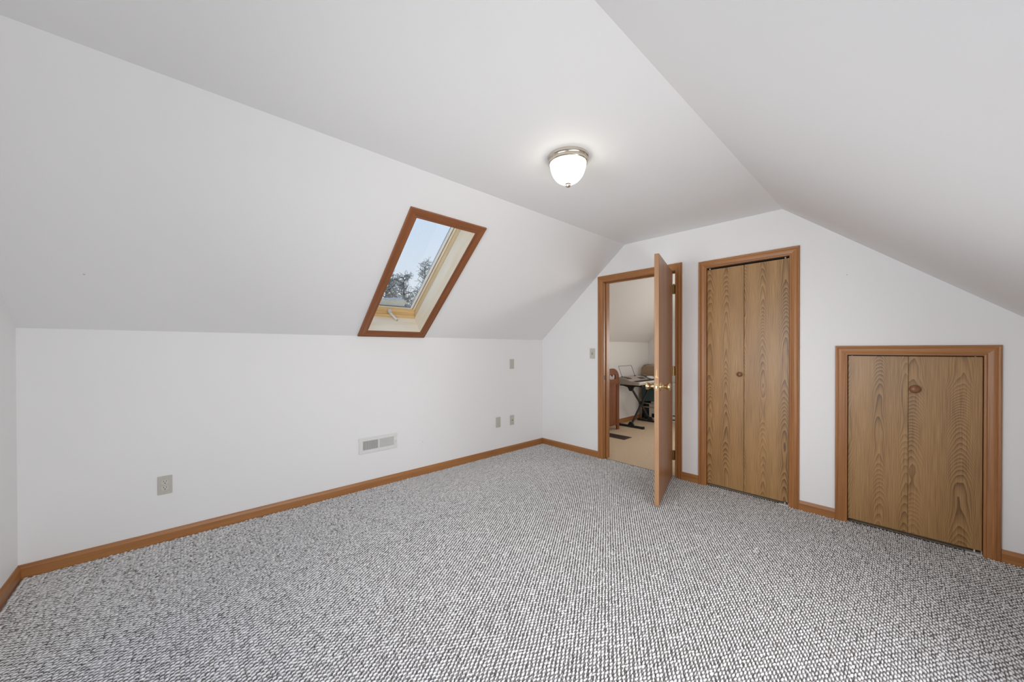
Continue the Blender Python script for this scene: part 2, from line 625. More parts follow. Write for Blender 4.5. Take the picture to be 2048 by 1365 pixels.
roof_slab((BX, BZ), (RX, RZ), YN - WT, 0.0, 0.12, 'ceiling', 'flat white ceiling strip carrying the lit dome lamp')
roof_slab((RX, RZ), (XR, ZR), YN - WT, 0.0, 0.12, 'ceiling_right', 'white sloped ceiling at the right above the closet doors')

# floor: dark backing plus looped pile
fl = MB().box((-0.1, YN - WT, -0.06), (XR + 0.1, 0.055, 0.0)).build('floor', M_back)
tag(fl, 'light grey flecked loop-pile carpet covering the attic room floor', 'carpet', kind='structure')


def pile(x0, x1, y0, y1, px, py):
    """staggered yarn loops, one joined mesh; light loops with charcoal loops between"""
    rng = np.random.default_rng(3)
    nx, ny = int((x1 - x0) / px), int((y1 - y0) / py)
    ii, jj = np.meshgrid(np.arange(nx), np.arange(ny), indexing='ij')
    cx = x0 + (ii + 0.5) * px
    cy = y0 + (jj + 0.5 + 0.5 * (ii % 2)) * py
    cx, cy = cx.ravel(), cy.ravel()
    k = 5
    an = np.arange(k) * 2 * np.pi / k

    def loops(cx, cy, lx, ly, h, rot, base=0.0):
        n_ = len(cx)
        lx = lx * (1 + rng.normal(0, 0.10, n_))
        ly = ly * (1 + rng.normal(0, 0.10, n_))
        h = h * (1 + rng.normal(0, 0.14, n_))
        ro = rot + rng.normal(0, 0.22, n_)
        x = cx + rng.normal(0, 0.0009, n_)
        y = cy + rng.normal(0, 0.0013, n_)
        V = np.zeros((n_, 2 * k + 1, 3), np.float32)
        for lev, (s, zf) in enumerate(((1.0, 0.0), (0.80, 0.72))):
            a = np.cos(an)[None, :] * (lx * s)[:, None]
            b = np.sin(an)[None, :] * (ly * s)[:, None]
            V[:, lev * k:(lev + 1) * k, 0] = x[:, None] + a * np.cos(ro)[:, None] - b * np.sin(ro)[:, None]
            V[:, lev * k:(lev + 1) * k, 1] = y[:, None] + a * np.sin(ro)[:, None] + b * np.cos(ro)[:, None]
            V[:, lev * k:(lev + 1) * k, 2] = (base + h * zf)[:, None]
        V[:, 2 * k, 0], V[:, 2 * k, 1], V[:, 2 * k, 2] = x, y, base + h
        return V.reshape(-1, 3), n_
    tri = []
    for i in range(k):
        j = (i + 1) % k
        tri += [(i, j, k + j), (i, k + j, k + i), (k + i, k + j, 2 * k)]
    tri = np.array(tri)
    VA, na = loops(cx, cy, px * 0.53, py * 0.385, 0.0085, 0.16)
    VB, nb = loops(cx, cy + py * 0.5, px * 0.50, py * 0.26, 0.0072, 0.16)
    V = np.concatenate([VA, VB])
    nt_ = na + nb
    T = (tri[None] + (np.arange(nt_) * (2 * k + 1))[:, None, None]).reshape(-1, 3)
    # trim what lies past the edges
    me = bpy.data.meshes.new('carpet_pile')
    me.vertices.add(len(V))
    me.vertices.foreach_set('co', V.ravel())
    me.loops.add(T.size)
    me.loops.foreach_set('vertex_index', T.ravel().astype(np.int32))
    me.polygons.add(len(T))
    me.polygons.foreach_set('loop_start', np.arange(0, T.size, 3, dtype=np.int32))
    me.polygons.foreach_set('loop_total', np.full(len(T), 3, np.int32))
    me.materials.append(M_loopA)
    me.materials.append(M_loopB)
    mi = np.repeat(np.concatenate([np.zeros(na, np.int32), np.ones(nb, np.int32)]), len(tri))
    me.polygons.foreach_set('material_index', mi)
    me.polygons.foreach_set('use_smooth', np.ones(len(T), bool))
    me.update()
    me.validate()
    o = link('carpet_pile', me, fl)
    o['kind'] = 'stuff'
    return o


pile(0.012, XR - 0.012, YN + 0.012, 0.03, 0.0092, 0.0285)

# ------------------------------------------------------------------ baseboards
BH, BT = 0.078, 0.012
BPROF = [(0, 0), (BT, 0), (BT, BH * 0.72), (BT * 0.8, BH * 0.86), (BT * 0.45, BH), (0, BH)]


def board(fn, a, b, m, parent=None, name='board'):
    return MB().prism(BPROF, fn, a, b).build(name, m, parent)


bl = board(lambda p, q, h: (p, h, q), YN, 0.0, M_try, None, 'baseboard_left')
tag(bl, 'long oak baseboard along the knee wall below the vent', 'baseboard', kind='structure')
bn_ = board(lambda p, q, h: (h, YN + p, q), BT, XR, M_trx, None, 'baseboard_near')
tag(bn_, 'short oak baseboard running out of the picture at lower left', 'baseboard', kind='structure')
br_ = board(lambda p, q, h: (XR - p, h, q), YN + BT, 0, M_try, None, 'baseboard_right')
tag(br_, 'oak baseboard along the low knee wall at the right', 'baseboard', kind='structure')
CW = 0.064
for k, (a, b, lab) in enumerate(((BT, D0 - 0.005 - CW, 'oak baseboard between the room corner and the doorway'),
                                 (D1 + 0.005 + CW, C0 - CW, 'short oak baseboard between the doorway and the tall closet'),
                                 (C1 + CW, S0 - CW, 'short oak baseboard between the tall closet and the low cupboard'),
                                 (S1 + CW, XR - BT, 'oak baseboard to the right of the low cupboard'))):
    o = board(lambda p, q, h: (h, -p, q), a, b, M_trx, None, 'baseboard_far' if k == 0 else 'baseboard_far.%03d' % k)
    tag(o, lab, 'baseboard', kind='structure')

# ------------------------------------------------------------------ casings (mitred moulding)
CPROF = [(0, 0), (0, .009), (.004, .0115), (.010, .0115), (.013, .009), (.018, .0105), (.032, .0135), (.046, .0155), (.050, .0135), (.055, .0165), (.061, .0165), (.064, .0135), (.064, 0)]


def casing(parent, fn, a0, a1, b0, b1, mv, mh, bottom=False, w_=CW, bot=None):
    """three or four mitred members round opening a0..a1 x b0..b1; fn(a, b, h)"""
    P = [(u * w_ / CW, h) for u, h in CPROF]
    n = len(P)

    def member(ends, m):
        vs_, fs = [], []
        for u, h in P:
            vs_.append(ends(u, 0) + (h,))
        for u, h in P:
            vs_.append(ends(u, 1) + (h,))
        fs = [tuple(range(n)), tuple(range(n, 2 * n))[::-1]] + [(i, (i + 1) % n, n + (i + 1) % n, n + i) for i in range(n)]
        return MB().add([fn(*v) for v in vs_], fs).build('casing', m, parent, angle=35)
    lowb = (lambda u: b0 - u) if bottom else (lambda u: b0)
    member(lambda u, e: (a0 - u, lowb(u) if e == 0 else b1 + u), mv)
    member(lambda u, e: (a1 + u, lowb(u) if e == 0 else b1 + u), mv)
    member(lambda u, e: ((a0 - u) if e == 0 else (a1 + u), b1 + u), mh)
    if bottom:
        member(lambda u, e: ((a0 - u) if e == 0 else (a1 + u), b0 - u), mh)


wf = lambda a, b, h: (a, -h, b)
# doorway frame
tr = thing('trim_1', (0, 0, 0), 'oak casing and jambs around the open doorway', 'door frame', kind='structure')
casing(tr, wf, D0 - 0.005, D1 + 0.005, 0.004, DZ + 0.005, M_trz, M_trx)
casing(tr, lambda a, b, h: (a, WT + h, b), D0 - 0.005, D1 + 0.005, 0.004, DZ + 0.005, M_trz, M_trx)
MB().bbox((D0 - J, -0.0005, 0), (D0, WT, DZ), 0.002).build('jamb', M_trz, tr)
MB().bbox((D1, -0.0005, 0), (D1 + J, WT, DZ), 0.002).build('jamb', M_trz, tr)
MB().bbox((D0 - J, -0.0005, DZ), (D1 + J, WT, DZ + J), 0.002).build('head_jamb', M_trx, tr)
MB().bbox((D0, 0.040, 0), (D0 + 0.011, 0.075, DZ), 0.003).build('door_stop', M_trz, tr)
MB().bbox((D1 - 0.011, 0.040, 0), (D1, 0.075, DZ), 0.003).build('door_stop', M_trz, tr)
MB().bbox((D0 + 0.011, 0.040, DZ - 0.011), (D1 - 0.011, 0.075, DZ), 0.003).build('door_stop', M_trx, tr)
MB().box((D0 - 0.0006, 0.008, 0.895), (D0 + 0.0006, 0.030, 0.945)).build('strike_plate', M_reg, tr)

# open door slab (local: hinge pin at origin, slab along -x, room face at y=+0.010... before the swing)
DOORA = 16.6
PIN = (D1 - 0.006, -0.012, 0.0)
DW, DT, DB, DTOP = 0.785, 0.035, 0.018, 1.982
dr = thing('door_1', PIN, 'flat brown wooden door standing open into the room with brass knobs', 'door', rot=(0, 0, R(90 + DOORA)), kind='structure')
slab = MB()
slab.bbox((-0.003 - DW, 0.010, DB), (-0.003, 0.010 + DT, DTOP), 0.0015)
so = slab.build('slab', [M_dface, M_dedge], dr)
for p in so.data.polygons:
    if abs(p.normal.y) < 0.7:
        p.material_index = 1
xe = -0.003 - DW
# bare-wood chip on the leading edge above the latch
chip = MB()
chip.prism([(0.016, 0.0), (0.040, 0.0), (0.043, 0.012), (0.036, 0.020), (0.034, 0.055), (0.028, 0.075), (0.029, 0.03), (0.026, 0.012)], lambda p, q, h: (xe - h, p - 0.004, 1.015 + q), -0.001, 0.0006)
chip.build('wood_chip', M_rawwood, dr)


def knob_fn(sign, zc):
    y0 = 0.010 if sign < 0 else 0.010 + DT
    xc = xe + 0.066
    return lambda x, y, z: (xc + x, y0 + sign * z, zc + y)


KP = [(r_ * 1.12, h_ * 1.08) for r_, h_ in ((0.001, 0.0), (0.033, 0.0), (0.033, 0.003), (0.029, 0.008), (0.020, 0.011), (0.013, 0.014), (0.0115, 0.024), (0.013, 0.032), (0.020, 0.042), (0.0255, 0.052), (0.0275, 0.060), (0.026, 0.066), (0.020, 0.0685), (0.001, 0.069))]
for sgn in (-1, 1):
    ko = MB().lathe(KP[6:], knob_fn(sgn, 0.945), 32).build('door_knob', M_brass, dr, angle=50)
    MB().lathe(KP[:7], knob_fn(sgn, 0.945), 32).build('rosette', M_brass, ko, angle=50)
lp = MB().bbox((xe - 0.0012, 0.0155, 0.917), (xe + 0.0005, 0.0405, 0.973), 0.0006).build('latch_plate', M_brassl, dr)
MB().bbox((xe - 0.011, 0.021, 0.934), (xe - 0.001, 0.035, 0.956), 0.003).build('latch_bolt', M_brass, lp)
for hz in (0.175, 0.985, 1.77):
    h = MB()
    for i in range(5):
        h.lathe([(0.0062, hz + i * 0.0182), (0.0062, hz + i * 0.0182 + 0.0172)], n=14)
    h.lathe([(0.003, hz - 0.004), (0.0075, hz - 0.002), (0.0075, hz + 0.001)], n=14)
    h.lathe([(0.0075, hz + 0.089), (0.0075, hz + 0.092), (0.003, hz + 0.095)], n=14)
    ho = h.build('hinge', M_brassd, dr, angle=40)
    MB().box((-0.0034, 0.004, hz), (-0.0022, 0.040, hz + 0.089)).build('hinge_leaf', M_brassd, ho)
    # leaf on the jamb side, folded back by the swing
    a = -R(90 + DOORA)
    rt = lambda x, y: (math.cos(a) * x - math.sin(a) * y, math.sin(a) * x + math.cos(a) * y)
    q = [rt(0.0045, 0.0), rt(0.0058, 0.0), rt(0.0058, 0.040), rt(0.0045, 0.040)]
    MB().prism(q, lambda p, q_, h_: (p, q_, h_), hz, hz + 0.089).build('hinge_leaf', M_brassd, ho)

# ------------------------------------------------------------------ closet bifold doors
def bifold(idx, x0, x1, ztop, zbot, mats, knob_x, knob_z, label, tlabel, seam):
    t = thing('trim_%d' % idx, (x0, 0, 0), tlabel, 'door frame', kind='structure')
    casing(t, lambda a, b, h: (a - x0, -h, b), x0, x1, 0.004, (CZ if idx == 2 else SZ), M_trz, M_trx)
    zt = CZ if idx == 2 else SZ
    MB().box((-0.004, 0, 0), (0.0, WT, zt)).build('jamb', M_trz, t)
    MB().box((x1 - x0, 0, 0), (x1 - x0 + 0.004, WT, zt)).build('jamb', M_trz, t)
    MB().box((-0.004, 0, zt), (x1 - x0 + 0.004, WT, zt + 0.004)).build('head_jamb', M_trx, t)
    MB().box((0.0, 0.018, zt - 0.006), (x1 - x0, 0.040, zt)).build('track', M_dark, t)
    d = thing('door_%d' % idx, (x0, 0.010, 0), label, 'door', kind='structure')
    W = x1 - x0
    sm = seam - x0
    YF = 0.0
    gap = 0.0012 if idx == 2 else 0.0005
    for k, (a, b) in enumerate(((0.0025, sm - gap), (sm + gap, W - 0.0025))):
        pn = MB().bbox((a, YF, zbot), (b, YF + 0.030, ztop), 0.0015).build('leaf', mats[k], d)
        if (knob_x - x0 > sm) == (k == 1):
            MB().lathe([(0.007, 0), (0.008, 0.008), (0.0105, 0.012), (0.0165, 0.016), (0.0185, 0.021), (0.0165, 0.026), (0.010, 0.029), (0.0005, 0.030)],
                       lambda x, y, z: (knob_x - x0 + x * KS, YF - z * KS, knob_z + y * KS), 28).build('knob', M_knob, pn, angle=50)
    for px in (0.022, W - 0.030):
        MB().lathe([(0.0045, ztop), (0.0045, zt - 0.004), (0.002, zt - 0.003)], lambda x, y, z: (px + x, YF + 0.010 + y, z), 12).build('pivot_pin', M_wht, d)
    hb = MB()
    hb.box((W - 0.066, YF - 0.024, 0.0125), (W - 0.002, YF + 0.022, 0.0155))
    hb.box((W - 0.066, YF - 0.026, 0.0095), (W - 0.002, YF - 0.023, 0.0185))
    hb.box((W - 0.006, YF - 0.008, 0.0125), (W - 0.003, YF + 0.022, 0.032))
    hb.lathe([(0.004, 0.014), (0.004, zbot)], lambda x, y, z: (W - 0.030 + x, YF + 0.012 + y, z), 12)
    hb.build('floor_bracket', M_steel, d)
    return d


KS = 1.12
bifold(2, C0, C1, 1.951, 0.030, M_ve[:2], 2.274, 1.024, 'tall two-leaf oak bifold closet door with a small round knob', 'oak casing around the tall closet door', 2.303)
KS = 1.4
bifold(3, S0, S1, 1.190, 0.032, M_ve[2:], 3.268, 0.979, 'low square two-leaf oak cupboard door with bold cathedral grain', 'oak casing around the low cupboard door', 3.240)

# closet interiors behind the bifold doors
for x0, x1, zt in ((C0 - 0.10, C1 + 0.10, 2.10), (S0 - 0.06, S1 + 0.06, 1.34)):
    c = MB()
    c.box((x0 - 0.05, WT, 0), (x0, 0.75, zt))
    c.box((x1, WT, 0), (x1 + 0.05, 0.75, zt))
    c.box((x0 - 0.05, 0.75, 0), (x1 + 0.05, 0.80, zt))
    c.box((x0 - 0.05, WT, zt), (x1 + 0.05, 0.80, zt + 0.04))
    c.box((x0 - 0.05, 0.055, -0.05), (x1 + 0.05, 0.80, 0.0))
    tag(c.build('wall_closet', M_wall), 'plain closet lining behind the %s door' % ('tall bifold' if zt > 2 else 'low cupboard'), 'wall', kind='structure')

# ------------------------------------------------------------------ skylight
sk = thing('window_1', (0, 0, KZ), 'pine roof window in brown casing set in the sloped ceiling', 'skylight', rot=(0, -SL, 0), kind='structure')
casing(sk, lambda a, b, h: (a, b, -h), SKT0, SKT1, SKY0, SKY1, M_sky, M_skx, bottom=True, w_=0.068)
# the call above runs a along the slope, so "verticals" are the top and bottom members
ln = 0.182
for nm, a, b, m in (('lining', (SKT0 - g, SKY0 - g, 0), (SKT1 + g, SKY0, ln), M_pnx), ('lining', (SKT0 - g, SKY1, 0), (SKT1 + g, SKY1 + g, ln), M_pnx),
                    ('lining', (SKT0 - g, SKY0, 0), (SKT0, SKY1, ln), M_pny), ('lining', (SKT1, SKY0, 0), (SKT1 + g, SKY1, ln), M_pny)):
    MB().box(a, b).build(nm, m, sk)
# thin pale reveal strip between casing and lining is the lining edge; frame of the roof window beyond a 2 mm seam
FW = 0.05
f0 = ln + 0.004
for a, b, m in (((SKT0 - FW, SKY0 - FW, f0), (SKT1 + FW, SKY0 - 0.0, 0.275), M_pmx), ((SKT0 - FW, SKY1, f0), (SKT1 + FW, SKY1 + FW, 0.275), M_pmx),
                ((SKT0 - FW, SKY0, f0), (SKT0, SKY1, 0.275), M_pdy), ((SKT1, SKY0, f0), (SKT1 + FW, SKY1, 0.275), M_pdy)):
    MB().bbox(a, b, 0.002).build('frame', m, sk)
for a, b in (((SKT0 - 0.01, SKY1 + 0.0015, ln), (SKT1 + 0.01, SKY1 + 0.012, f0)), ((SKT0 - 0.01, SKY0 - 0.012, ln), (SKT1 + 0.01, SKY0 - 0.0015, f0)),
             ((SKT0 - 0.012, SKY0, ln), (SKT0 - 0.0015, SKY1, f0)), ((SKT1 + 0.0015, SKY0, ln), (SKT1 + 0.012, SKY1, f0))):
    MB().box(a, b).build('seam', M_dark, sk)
# sash: side stiles, stepped bottom rail, top rail
GY0, GY1, GT0, GT1 = SKY0 + 0.045, SKY1 - 0.045, SKT0 + 0.068, SKT1 - 0.068
sa = thing
st = [((SKT0 + 0.004, SKY1 - 0.016, 0.236), (SKT1 - 0.004, SKY1 - 0.002, 0.268), M_pnx, 'sash_stile'),
      ((SKT0 + 0.004, SKY0 + 0.002, 0.236), (SKT1 - 0.004, SKY0 + 0.016, 0.268), M_pnx, 'sash_stile'),
      ((SKT0 + 0.062, SKY1 - 0.026, 0.250), (SKT1 - 0.004, SKY1 - 0.016, 0.268), M_clad, 'sash_shadow_strip'),  # dark strips paint in the shadow between gasket and stile
      ((SKT0 + 0.062, SKY0 + 0.016, 0.250), (SKT1 - 0.004, SKY0 + 0.026, 0.268), M_clad, 'sash_shadow_strip'),
      ((SKT1 - 0.064, SKY0 + 0.040, 0.232), (SKT1 - 0.004, SKY1 - 0.040, 0.268), M_pdy, 'sash_rail')]
for a, b, m, nm in st:
    MB().bbox(a, b, 0.003).build(nm, m, sk)
rail = MB()
PR = [(SKT0 + 0.001, 0.178), (SKT0 + 0.020, 0.178), (SKT0 + 0.026, 0.186), (SKT0 + 0.026, 0.205), (SKT0 + 0.032, 0.210), (SKT0 + 0.045, 0.211), (SKT0 + 0.050, 0.218), (SKT0 + 0.062, 0.236), (SKT0 + 0.062, 0.268), (SKT0 + 0.001, 0.268)]
rail.prism(PR, lambda p, q, h: (p, h, q), SKY0 + 0.003, SKY1 - 0.003)
rl = rail.build('sash_rail', M_pdy, sk)
# gasket ring and glass
for a, b in (((GT0 - 0.006, GY0 - 0.012, 0.246), (GT0 + 0.006, GY1 + 0.012, 0.258)), ((GT1 - 0.006, GY0 - 0.012, 0.246), (GT1 + 0.006, GY1 + 0.012, 0.258)),
             ((GT0, GY0 - 0.019, 0.244), (GT1, GY0 + 0.001, 0.258)), ((GT0, GY1 - 0.001, 0.244), (GT1, GY1 + 0.019, 0.258))):
    MB().bbox(a, b, 0.001).build('gasket', M_gask, sk)
for a, b in (((GT0, GY1 - 0.003, 0.2535), (GT1, GY1 - 0.001, 0.2575)), ((GT0, GY0 + 0.001, 0.2535), (GT1, GY0 + 0.003, 0.2575)), ((GT0 + 0.006, GY0, 0.2465), (GT0 + 0.0085, GY1, 0.2575))):
    MB().box(a, b).build('spacer_bar', M_clad, sk)
gp = MB()
gp.box((GT0 - 0.01, GY0 - 0.008, 0.258), (GT1 + 0.01, GY1 + 0.008, 0.262))
gp.build('pane', M_glass, sk)
for a, b in (((SKT0 - 0.06, SKY0 - 0.06, 0.275), (GT0 - 0.022, SKY1 + 0.06, 0.292)), ((GT1 + 0.022, SKY0 - 0.06, 0.275), (SKT1 + 0.06, SKY1 + 0.06, 0.292)),
             ((GT0 - 0.022, SKY0 - 0.06, 0.275), (GT1 + 0.022, GY0 - 0.028, 0.292)), ((GT0 - 0.022, GY1 + 0.028, 0.275), (GT1 + 0.022, SKY1 + 0.06, 0.292))):
    MB().bbox(a, b, 0.003).build('outer_cladding', M_clad, sk)
# crank
ck = MB().lathe([(0.021, 0.0), (0.021, 0.010), (0.018, 0.020), (0.013, 0.030), (0.001, 0.032)], lambda x, y, z: (0.128 + x, -2.06 + y, 0.214 - z), 20).build('crank', M_steel, sk, angle=45)
p0, p1 = Vector((0.126, -2.060, 0.186)), Vector((0.083, -1.992, 0.142))
MB().tube([p0, p0.lerp(p1, .25), p0.lerp(p1, .7), p1], [0.0125, 0.0105, 0.0125, 0.011], 14).build('crank_arm', M_steel, ck, angle=50)
MB().lathe([(0.001, 0.012), (0.0095, 0.010), (0.0105, 0.0), (0.0095, -0.012), (0.006, -0.014), (0.0005, -0.0145)], lambda x, y, z: (p1.x + x, p1.y + y, p1.z + z), 16).build('crank_knob', M_nickel, ck, angle=50)

# heap of snow lying on the foot of the glass, outside
rng = random.Random(4)
sn = MB()
nx_, ny_ = 12, 34
ya, yb = GY0 + 0.002, -1.905
V = []
for i in range(nx_ + 1):
    for j in range(ny_ + 1):
        u, v = i / nx_, j / ny_
        top = 0.082 + 0.008 * math.sin(v * 9 + 1) + 0.004 * math.sin(v * 31) + rng.uniform(-0.005, 0.005)
        t = GT0 + 0.004 + u * top
        hh = 0.055 * (1 - u ** 3) * min(1, (1 - v) * 9 + 0.15) + 0.004 + rng.uniform(-0.003, 0.003)
        V.append((t, ya + (yb - ya) * v + rng.uniform(-0.002, 0.002), 0.2625 + max(0.001, hh if 0 < u < 1 and 0 < v < 1 else 0.002)))
F = [(i * (ny_ + 1) + j, i * (ny_ + 1) + j + 1, (i + 1) * (ny_ + 1) + j + 1, (i + 1) * (ny_ + 1) + j) for i in range(nx_) for j in range(ny_)]
o0 = len(V)
V += [(x, y, 0.2625) for x, y, z in V]
F2 = [[i + o0 for i in f][::-1] for f in F]
snow = thing('snow_heap', (0, 0, KZ), 'grey-white heap of snow lying on the foot of the skylight glass', 'snow', rot=(0, -SL, 0))
sn.add(V, F + F2)
sn.build('snow_body', M_snow, snow, smooth=True)

# ------------------------------------------------------------------ outdoors: snowy ground and trees seen by the skylight
gr = MB().box((-60, -40, -3.3), (-0.6, 40, -3.1)).build('ground', M_snow)
tag(gr, 'snow-covered ground outside beyond the house', 'ground', kind='structure')


def tree(loc, h, crown0, spread, seed, label, dens=1.0):
    rg = random.Random(seed)
    t = thing('pine_tree', loc, label, 'tree', group='trees beyond the skylight')
    MB().tube([(0, 0, 0), (0.04, 0.02, h * 0.5), (0, 0, h * 0.97)], [0.15, 0.10, 0.015], 8).build('trunk', M_bark, t, smooth=True)
    br, nd, sw = MB(), MB(), MB()
    nb = int(46 * dens)
    for k in range(nb):
        z = crown0 + (h - crown0) * (k / nb) ** 0.85
        f = 1 - (z - crown0) / (h - crown0)
        L_ = spread * (0.18 + 0.82 * f) * rg.uniform(0.6, 1.1)
        a = rg.uniform(0, 2 * math.pi)
        d = Vector((math.cos(a), math.sin(a), rg.uniform(0.15, 0.55))).normalized()
        st_ = Vector((0, 0, z - 0.05))
        pts = [st_, st_ + d * L_ * 0.5, st_ + d * L_ + Vector((0, 0, 0.10 * L_))]
        br.tube(pts, [0.022, 0.013, 0.005], 5)
        for q in range(int(15 * (0.4 + L_))):
            u = rg.uniform(0.15, 1.0)
            c = st_ + d * L_ * u
            sd = Vector((rg.gauss(0, 1), rg.gauss(0, 1), rg.gauss(0.35, 0.8))).normalized()
            e_ = c + sd * rg.uniform(0.10, 0.28)
            br.tube([c, e_], [0.006, 0.003], 3)
            for s_ in range(24):
                w0 = c.lerp(e_, rg.uniform(0.25, 1.05))
                dd = (sd + Vector((rg.gauss(0, .6), rg.gauss(0, .6), rg.gauss(0.15, .6)))).normalized()
                sdv = dd.cross(Vector((rg.gauss(0, 1), rg.gauss(0, 1), rg.gauss(0, 1)))).normalized() * 0.0055
                tip = w0 + dd * rg.uniform(0.03, 0.075)
                (sw if rg.random() < 0.28 else nd).add([w0 - sdv, w0 + sdv, tip], [(0, 1, 2)])
    br.build('branches', M_bark2, t)['kind'] = 'stuff'
    n_ = nd.build('needles', M_need, t)
    n_['kind'] = 'stuff'
    sw.build('snow_flecks', M_snow, t)['kind'] = 'stuff'
    return t


tree((-7.35, 1.05, -3.1), 6.75, 3.6, 1.35, 11, 'grey-green pine seen low at the left of the skylight pane', 1.6)
tree((-10.7, 3.25, -3.1), 7.45, 3.8, 1.55, 12, 'lower bushy pine in the middle of the skylight pane', 1.6)
tree((-14.3, 6.20, -3.1), 9.1, 4.0, 1.7, 13, 'taller pine rising at the right edge of the skylight pane', 1.5)

# ------------------------------------------------------------------ added window behind the camera, made up to hold a fill light
wn = thing('added_window_2', (0, YN, 0), 'added white-framed gable window behind the camera, unseen, holding a fill light', 'window', kind='structure')
x0, x1, z0, z1 = NW
casing(wn, lambda a, b, h: (a, h, b), x0, x1, z0, z1, M_trz, M_trx, bottom=True)
for a, b in (((x0, -WT, z0), (x0 + 0.03, -0.03, z1)), ((x1 - 0.03, -WT, z0), (x1, -0.03, z1)), ((x0, -WT, z0), (x1, -0.03, z0 + 0.03)), ((x0, -WT, z1 - 0.03), (x1, -0.03, z1))):
    MB().bbox(a, b, 0.002).build('sash', M_wht, wn)
MB().bbox(((x0 + x1) / 2 - 0.02, -0.04, z0 + .03), ((x0 + x1) / 2 + 0.02, -0.032, z1 - .03), 0.002).build('mullion', M_wht, wn)

wn = thing('added_window_4', (XR, 0, 0), 'added long low window in the right knee wall, unseen, holding a fill light', 'window', kind='structure')  # made-up opening, added for even light from beside the camera
y0, y1, z0, z1 = RW
casing(wn, lambda a, b, h: (-h, a, b), y0, y1, z0, z1, M_trz, M_try, bottom=True)
for a, b in (((0.03, y0, z0), (0.10, y0 + 0.03, z1)), ((0.03, y1 - 0.03, z0), (0.10, y1, z1)), ((0.03, y0, z0), (0.10, y1, z0 + 0.03)), ((0.03, y0, z1 - 0.03), (0.10, y1, z1))):
    MB().bbox(a, b, 0.002).build('sash', M_wht, wn)

# ------------------------------------------------------------------ ceiling lamp
def ceiling_lamp(x, y, label, core):
    z = roof(x)
    t = thing('ceiling_lamp', (x, y, z), label, 'lamp', group='dome ceiling lamps')
    MB().lathe([(0.02, 0.0), (0.116, 0.0), (0.118, -0.004), (0.117, -0.016), (0.112, -0.020), (0.110, -0.024), (0.112, -0.027), (0.1125, -0.040), (0.108, -0.045), (0.104, -0.045), (0.103, -0.030), (0.02, -0.028)], n=64).build('pan', M_nickel, t, angle=40)
    prof = []
    for i in range(15):
        a = i / 14 * math.pi / 2
        prof.append((0.1025 * math.cos(a) ** 0.85 + 0.0006, -0.036 - 0.118 * math.sin(a) ** 1.05))
    MB().lathe(prof, n=64, cap=False).build('glass_bowl', core, t, smooth=True)
    MB().lathe([(0.002, -0.150), (0.016, -0.151), (0.017, -0.156), (0.013, -0.160), (0.015, -0.165), (0.012, -0.172), (0.002, -0.176)], n=24).build('finial', M_nickel, t, angle=40)
    return t


ceiling_lamp(1.912, -1.848, 'lit frosted glass dome lamp with nickel rim on the flat ceiling', M_bowl)

# ------------------------------------------------------------------ wall plates
def plate(name, label, cat, wall, c, z, w_=0.070, h=0.115, kind='outlet', group=None):
    """plate on knee wall (wall='L', c is y) or gable wall (wall='F', c is x)"""
    t = thing(name, (0, c, z) if wall == 'L' else (c, 0, z), label, cat, rot=(0, 0, R(90)) if wall == 'L' else (0, 0, 0), group=group)
    # local: x along wall, -y out of the wall
    MB().bbox((-w_ / 2, -0.006, -h / 2), (w_ / 2, 0, h / 2), 0.003).build('plate', M_alm, t)
    scr = lambda x, z_: MB().lathe([(0.0035, 0), (0.003, 0.0012), (0.0003, 0.0014)], lambda a, b, k: (x + a, -0.006 - k, z_ + b), 12).build('screw', M_alm, t)
    if kind == 'outlet':
        scr(0, 0)
        for zc in (-0.0195, 0.0195):
            rc = [(0.017 * math.cos(a), 0.0145 * max(-1, min(1, 1.25 * math.sin(a)))) for a in [2 * math.pi * i / 28 for i in range(28)]]
            f = MB().prism(rc, lambda p, q, h_: (p, -h_, zc + q), 0.005, 0.0085).build('receptacle', M_almd, t)
            s = MB()
            s.box((-0.0078, -0.0089, zc + 0.0015), (-0.0052, -0.0080, zc + 0.0095))
            s.box((0.0052, -0.0089, zc + 0.0025), (0.0078, -0.0080, zc + 0.0090))
            s.lathe([(0.0030, 0.0080), (0.0030, 0.0089)], lambda a, b, k: (a, -k, zc - 0.0065 + b), 10)
            s.build('slots', M_slot, f)
    elif kind == 'switch':
        scr(0, 0.030)
        scr(0, -0.030)
        MB().box((-0.0055, -0.0066, -0.012), (0.0055, -0.0055, 0.012)).build('toggle_slot', M_slot, t)
        MB().prism([(0.004, -0.006), (0.017, 0.004), (0.017, 0.010), (0.004, 0.007)], lambda p, q, h_: (h_, -p, q), -0.0042, 0.0042).build('toggle', M_almd, t)
    elif kind == 'blank':
        scr(0, 0.042)
        scr(0, -0.042)
    elif kind == 'jack':
        scr(0, 0.042)
        scr(0, -0.042)
        MB().lathe([(0.0065, 0.005), (0.0065, 0.009), (0.0045, 0.009), (0.0045, 0.016), (0.001, 0.016)], lambda a, b, k: (a, -k, b), 16).build('cable_jack', M_brassd, t, angle=40)
    return t


